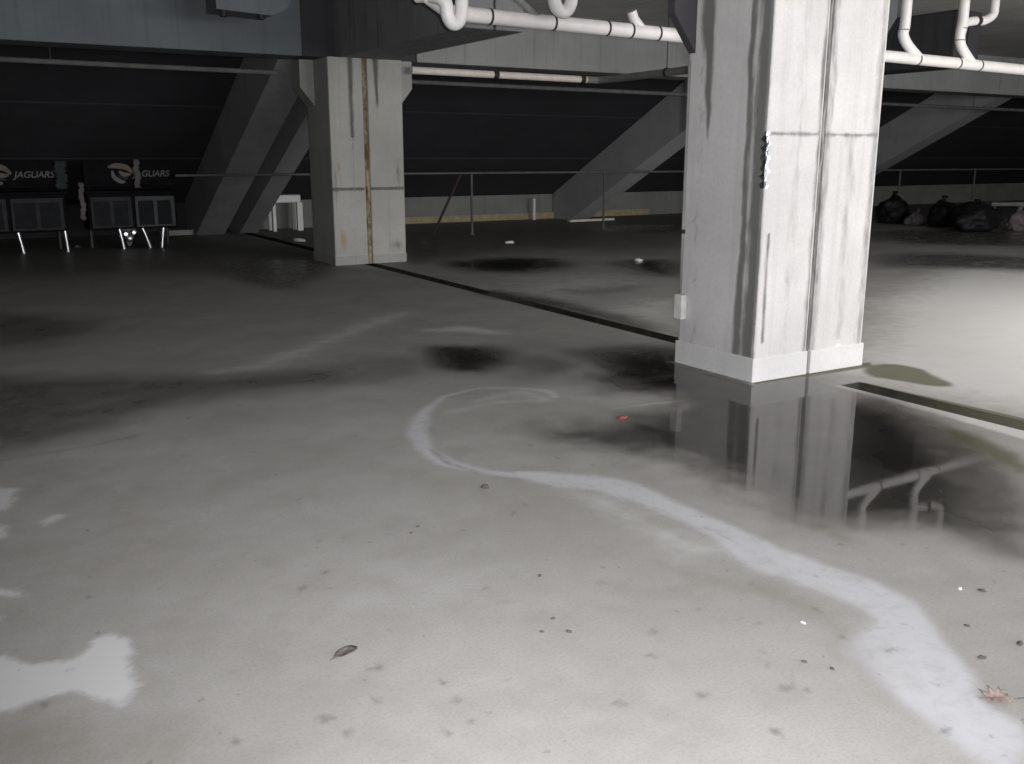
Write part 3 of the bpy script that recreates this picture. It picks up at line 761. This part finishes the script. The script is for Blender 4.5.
def bar(x0, x1, y0, label, legs, emblem_x, text_x, pale_panel, glints):
    root = empty('portable_bar', (0, 0, 0)); tag(root, label, 'bar', 'portable bars at the back left')
    d = .62
    obj('cabinet', box(x0, x1, y0, y0+d, .33, .92, .012), M['black'], root)
    obj('counter', box(x0-.03, x1+.03, y0-.04, y0+d+.02, .92, .96, .008), M['black'], root)
    for x in (x0+.02, x1-.06):
        obj('upright', box(x, x+.04, y0+.06, y0+.10, .96, 1.05), M['black'], root)
    hd = obj('header_board', box(x0-.02, x1+.02, y0-.01, y0+.16, 1.02, 1.45, .01), M['black'], root)
    t = text_obj('JAGUARS', 'lettering', .14, M['letters'], hd, (text_x, y0-.014, 1.225)); t['label'] = 'pale slanted JAGUARS lettering'
    # round curled crest left of the lettering: overlapping strokes
    ex = emblem_x
    e = obj('emblem', ribbon([(ex-.18, 1.34), (ex-.05, 1.36), (ex+.10, 1.33), (ex+.20, 1.24)], .045, y0-.011), M['emblem_tan'], hd)
    obj('emblem', ribbon([(ex-.12, 1.28), (ex-.10, 1.18), (ex-.01, 1.11), (ex+.07, 1.10)], .035, y0-.012), M['letters'], hd)
    obj('emblem', ribbon([(ex-.02, 1.27), (ex+.06, 1.22), (ex+.16, 1.22)], .035, y0-.013), M['emblem_tan'], hd)
    obj('emblem', ribbon([(ex-.04, 1.20), (ex+.04, 1.17), (ex+.12, 1.15)], .025, y0-.012), M['emblem_teal'], hd)
    # glazed front panels: frame and mullions
    xm = (x0+x1)/2
    for i, (a, c) in enumerate(((x0+.04, xm-.03), (xm+.03, x1-.04))):
        pn = obj('front_panel', box(a, c, y0-.018, y0-.001, .36, .86, .004), M['panel_dark'], root)
        bm = bmesh.new()
        bx(bm, a, c, y0-.032, y0-.017, .79, .86, .003); bx(bm, a, c, y0-.028, y0-.017, .36, .39, .003)
        bx(bm, a, a+.04, y0-.028, y0-.017, .39, .79, .003); bx(bm, c-.06, c, y0-.028, y0-.017, .39, .79, .003)
        bx(bm, (a+c)/2-.03, (a+c)/2+.03, y0-.028, y0-.017, .39, .79, .003)
        obj('frame', bm, M['panel_pale'] if i in pale_panel else M['panel'], pn)
    for x, lean in legs:
        bm = tube(bmesh.new(), [(x, y0+.03, .33), (x+lean*.5, y0+.02, .18), (x+lean, y0+.03, .0)], [.035, .028, .034], 14)
        autosmooth(obj('leg', bm, M['chrome'], root))
    for x in (x0+.08, x1-.08):
        autosmooth(obj('leg', tube(bmesh.new(), [(x, y0+d-.06, .33), (x, y0+d-.06, 0)], .03, 12), M['steel_dark'], root))
    for x, z, r in glints:
        bm = tube(bmesh.new(), [(x, y0+.06, z), (x, y0-.012, z), (x, y0-.03, z)], [r, r, r*.6], 16)  # discs shaped to face the lens and return the flash as glints
        autosmooth(obj('glint_disc', bm, M['chrome'], root))
    if glints:
        xs = sum(g[0] for g in glints)/len(glints)
        obj('wheel_bracket', prism_y(bmesh.new(), [(xs-.11, .33), (xs+.12, .33), (xs+.02, .04), (xs-.03, .04)], y0+.062, y0+.12), M['steel_dark'], root)
    return root
b1 = bar(.28, 1.93, 17.1, 'black portable bar with a JAGUARS header, cut by the left edge of the view', [(1.20, .05), (1.88, .02)], 1.0, 1.52, (), [])
b2 = bar(2.26, 3.66, 17.1, 'black portable bar with a JAGUARS header and bright glint discs, nearest the sloping beams', [(2.71, .05), (3.08, .10), (3.42, -.05)], 2.80, 3.28, (1,), [(2.80, .25, .05), (2.93, .27, .045), (2.86, .17, .055)])
# draped plastic strips hanging off the headers
def drape(x, y, z0, z1, w, mat, label):
    bm = bmesh.new(); n = 14; rows = []
    for i in range(n+1):
        z = z0+(z1-z0)*i/n; ww = w*(.55+.45*math.sin(i*1.3+x*9)**2)
        rows.append([bm.verts.new((x+ww*(j/4-.5)+.01*math.sin(i*.9), y-.012*math.sin(j*2.1+i*.7)-.02, z)) for j in range(5)])
    for a, c in zip(rows, rows[1:]):
        for j in range(4): bm.faces.new((a[j], a[j+1], c[j+1], c[j]))
    o = obj('plastic_strip', bm, mat, smooth=True); o.modifiers.new('thickness', 'SOLIDIFY').thickness = .004
    return tag(o, label, 'plastic strip')
drape(3.05, 17.06, 1.46, 1.00, .12, M['pinkish'], 'pinkish plastic strip hanging over the middle of the right bar header')
drape(2.17, 17.02, 1.10, .50, .10, M['pinkish'], 'dull plastic strip hanging between the two portable bars')
drape(1.90, 17.06, 1.44, 1.00, .22, M['emblem_teal'], 'dark crumpled strip at the right end of the left bar header')
# scrap of pale plastic by the foot of the left bar
def scrap(name, px, py, size, mat, label, cat, group=None, hgt=.35, seed=0):
    x, y = fl(px, py); rn = random.Random(seed+int(px))
    bm = bmesh.new(); bmesh.ops.create_icosphere(bm, subdivisions=3, radius=1)
    off = rn.random()*50
    for v in bm.verts:
        n = 1+.45*mnoise.noise(v.co*1.6+Vector((off, 0, 0)))+.2*mnoise.noise(v.co*4+Vector((0, off, 0)))
        v.co = Vector((v.co.x*n*size, v.co.y*n*size*.6, max(-.25, v.co.z*n)*size*hgt))
    zmin = min(v.co.z for v in bm.verts)
    for v in bm.verts: v.co.z -= zmin
    o = obj(name, bm, mat, smooth=True, loc=(x, y, 0.0005)); o.rotation_euler = (0, 0, rn.random()*3.1)
    return tag(o, label, cat, group)
scrap('plastic_scrap', 77, 247, .06, M['cloth'], 'small pale scrap on the floor between the two portable bars', 'litter')
scrap('paper_scrap', 299, 241, .12, M['paper'], 'white scrap on the dark floor left of the farther column', 'litter')
scrap('paper_scrap', 509, 243, .09, M['paper'], 'small pale scrap on the far floor below the railing', 'litter')
scrap('paper_scrap', 638, 261, .09, M['paper'], 'small white scrap on the far floor left of the big column', 'litter')
scrap('plastic_scrap', 622, 418, .035, M['red'], 'small red scrap lying in the shallow water', 'litter', hgt=.3)
scrap('pebble', 485, 488, .018, M['pebble'], 'dark pebble just below the white crust ribbon', 'pebble', hgt=.8)
scrap('paper_scrap', 803, 623, .010, M['paper'], 'tiny white fleck beside the lower white crust', 'litter')
scrap('paper_scrap', 960, 589, .010, M['paper'], 'tiny white fleck right of the white crust near the water', 'litter')
scrap('paper_scrap', 904, 398, .018, M['paper'], 'tiny pale fleck lying in the floor joint right of the big column', 'litter').location.z = -.0545
for i, (x, y, s) in enumerate([(982, 658, .013), (1020, 644, .014), (982, 591, .013), (967, 626, .009), (804, 662, .009), (832, 669, .008), (540, 576, .009), (553, 619, .009), (569, 632, .010), (542, 632, .008), (418, 527, .009), (411, 533, .007)]):
    scrap('debris_bit', x, y, s, M['pebble'], 'small dark bit of debris on the bare concrete floor', 'debris', 'dark debris bits on the floor', .5, i)

# ------------------------------------------------------------------ leaves
def leaf(px, py, outline, mat, label, rz, curl, size, stem):
    x, y = fl(px, py)
    root = empty('leaf', (x, y, 0)); root.rotation_euler = (0, 0, rz); tag(root, label, 'leaf')
    bm = bmesh.new(); n = len(outline)
    c = bm.verts.new((0, 0, 0)); rings = []
    for f in (.35, .7, 1.):
        rings.append([bm.verts.new((ox*f, oy*f, 0)) for ox, oy in outline])
    for j in range(n): bm.faces.new((c, rings[0][j], rings[0][(j+1) % n]))
    for a, d in zip(rings, rings[1:]):
        for j in range(n): bm.faces.new((a[j], d[j], d[(j+1) % n], a[(j+1) % n]))
    for v in bm.verts:
        r = v.co.length
        v.co = v.co*size
        v.co.z = curl*size*(v.co.y/size)**2*1.2 + .10*size*mnoise.noise(Vector((v.co.x*40+px, v.co.y*40, 0)))
    zmin = min(v.co.z for v in bm.verts)
    for v in bm.verts: v.co.z += .001-zmin
    o = obj('blade', bm, mat, root, True); o.modifiers.new('thickness', 'SOLIDIFY').thickness = .0012
    obj('stem', tube(bmesh.new(), smooth_path([(v[0]*size, v[1]*size, .004) for v in stem], 4), .0014, 6), M['pebble'], root)
lance = [(1.0, .05), (.82, .34), (.40, .46), (-.1, .48), (-.55, .38), (-.85, .20), (-1.1, .0), (-.85, -.22), (-.5, -.36), (-.05, -.46), (.4, -.44), (.80, -.28)]
leaf(346, 653, lance, M['leaf_brown'], 'curled brown leaf lying alone on the pale floor in the lower left half', math.radians(18), .55, .046, [(-1.0, 0), (-1.35, -.05)])
maple = [(1.0, 0), (.55, .16), (.62, .42), (.36, .34), (.30, .78), (.05, .45), (-.22, .80), (-.30, .40), (-.75, .55), (-.52, .16), (-.95, .02), (-.55, -.14), (-.72, -.5), (-.25, -.36), (-.18, -.7), (.1, -.42), (.38, -.62), (.42, -.26), (.7, -.3), (.6, -.1)]
leaf(998, 699, maple, M['leaf_red'], 'crumpled reddish leaf at the lower right beside the white crust', math.radians(-35), .25, .058, [(.9, 0), (1.4, .12)])

# ------------------------------------------------------------------ rubbish heap at the far right
def bag(x, y, sx, sy, sz, mat, label, cat, seed, tie=True):
    root = empty('rubbish_bag', (x, y, 0)); tag(root, label, cat)
    bm = bmesh.new(); bmesh.ops.create_icosphere(bm, subdivisions=4, radius=1)
    for v in bm.verts:
        p = v.co.copy(); n = 1+.28*mnoise.noise(p*1.5+Vector((seed, 0, 0)))+.13*mnoise.noise(p*4+Vector((0, seed, 0)))
        z = p.z*n; z = max(z, -.72)
        pinch = 1-.55*max(0, (p.z-.6)/.4)
        v.co = Vector((p.x*n*sx*pinch, p.y*n*sy*pinch, (z+.72)*sz/1.72))
    obj('sack', bm, mat, root, True)
    if tie:
        bm = tube(bmesh.new(), [(0, 0, sz*.93), (.01, 0, sz*1.02), (.03, .01, sz*1.12)], [.05, .03, .07], 10); obj('tied_neck', bm, mat, root, True)
for i, (x0, x1, yb, yt_, mat, label) in enumerate([
    (884, 914, 224, 199, 'bag', 'dark rubbish bag closest to the big column in the far right heap'),
    (912, 936, 226, 214, 'bag_pale', 'small pale pinkish bag between dark ones in the far right heap'),
    (935, 964, 228, 204, 'bag', 'dark peaked rubbish bag right of the small pale bag'),
    (958, 1008, 232, 208, 'bag', 'widest dark rubbish bag in the far right heap'),
    (1014, 1040, 232, 214, 'bag_pale', 'pale grey bag at the right edge of the view in the far heap')]):
    p0, p1 = fl(x0, yb), fl(x1, yb); cx, cy = (p0[0]+p1[0])/2, (p0[1]+p1[1])/2
    dist = math.hypot(cx, cy); w = math.hypot(p1[0]-p0[0], p1[1]-p0[1]); h = (yb-yt_)*dist/F*1.02
    bag(cx+.15, cy+.3, w*.56, w*.42, h, M[mat], label, 'rubbish bag', i*7.3+1)
root = empty('folding_table', (20.6, 12.6, 0), math.radians(-30)); tag(root, 'low dark table with a pale top edge behind the heap at the right edge', 'table')
obj('tabletop', box(-.7, .9, -.35, .35, .46, .54, .01), M['cloth'], root)
for x in (-.62, .80):
    for y in (-.30, .24): obj('leg', box(x, x+.05, y, y+.05, 0, .46), M['steel_dark'], root)

# ------------------------------------------------------------------ light
W_ = bpy.data.worlds.new('world'); S.world = W_; W_.use_nodes = True
W_.node_tree.nodes['Background'].inputs[0].default_value = (.75, .85, 1, 1); W_.node_tree.nodes['Background'].inputs[1].default_value = .06
# the camera's own flash, just right of and above the lens
fd = bpy.data.lights.new('camera_flash', 'SPOT'); fd.energy = 1080; fd.spot_size = math.radians(110); fd.spot_blend = .9; fd.shadow_soft_size = .02; fd.color = (.985, .985, 1.)
fo_ = bpy.data.objects.new('camera_flash', fd); COL.objects.link(fo_); fo_.location = (.06, -.03, H+.06)
fo_.rotation_euler = (math.radians(90-6), 0, -math.radians(38))
# daylight through the open side of the deck behind the photographer
ad = bpy.data.lights.new('daylight_opening', 'AREA'); ad.shape = 'RECTANGLE'; ad.size = 12; ad.size_y = 2.6; ad.energy = 1350; ad.color = (1., .985, .975)
ao = bpy.data.objects.new('daylight_opening', ad); COL.objects.link(ao); ao.location = (9, -7.8, 2.0)
ao.rotation_euler = (Vector((7, 5, 1.2))-Vector(ao.location)).to_track_quat('-Z', 'Y').to_euler()
# daylight falling through an unseen, inferred opening in the deck above, right of the view
ad = bpy.data.lights.new('daylight_well', 'AREA'); ad.shape = 'RECTANGLE'; ad.size = 5; ad.size_y = 3; ad.energy = 470; ad.color = (1., .98, .95)
ao = bpy.data.objects.new('daylight_well', ad); COL.objects.link(ao); ao.location = (10.6, 2.1, SL-.03); ao.rotation_euler = (0, 0, 0)

vs = S.view_settings; vs.view_transform = 'Standard'; vs.look = 'None'; vs.exposure = 0.0; vs.gamma = 1.0; vs.use_curve_mapping = False
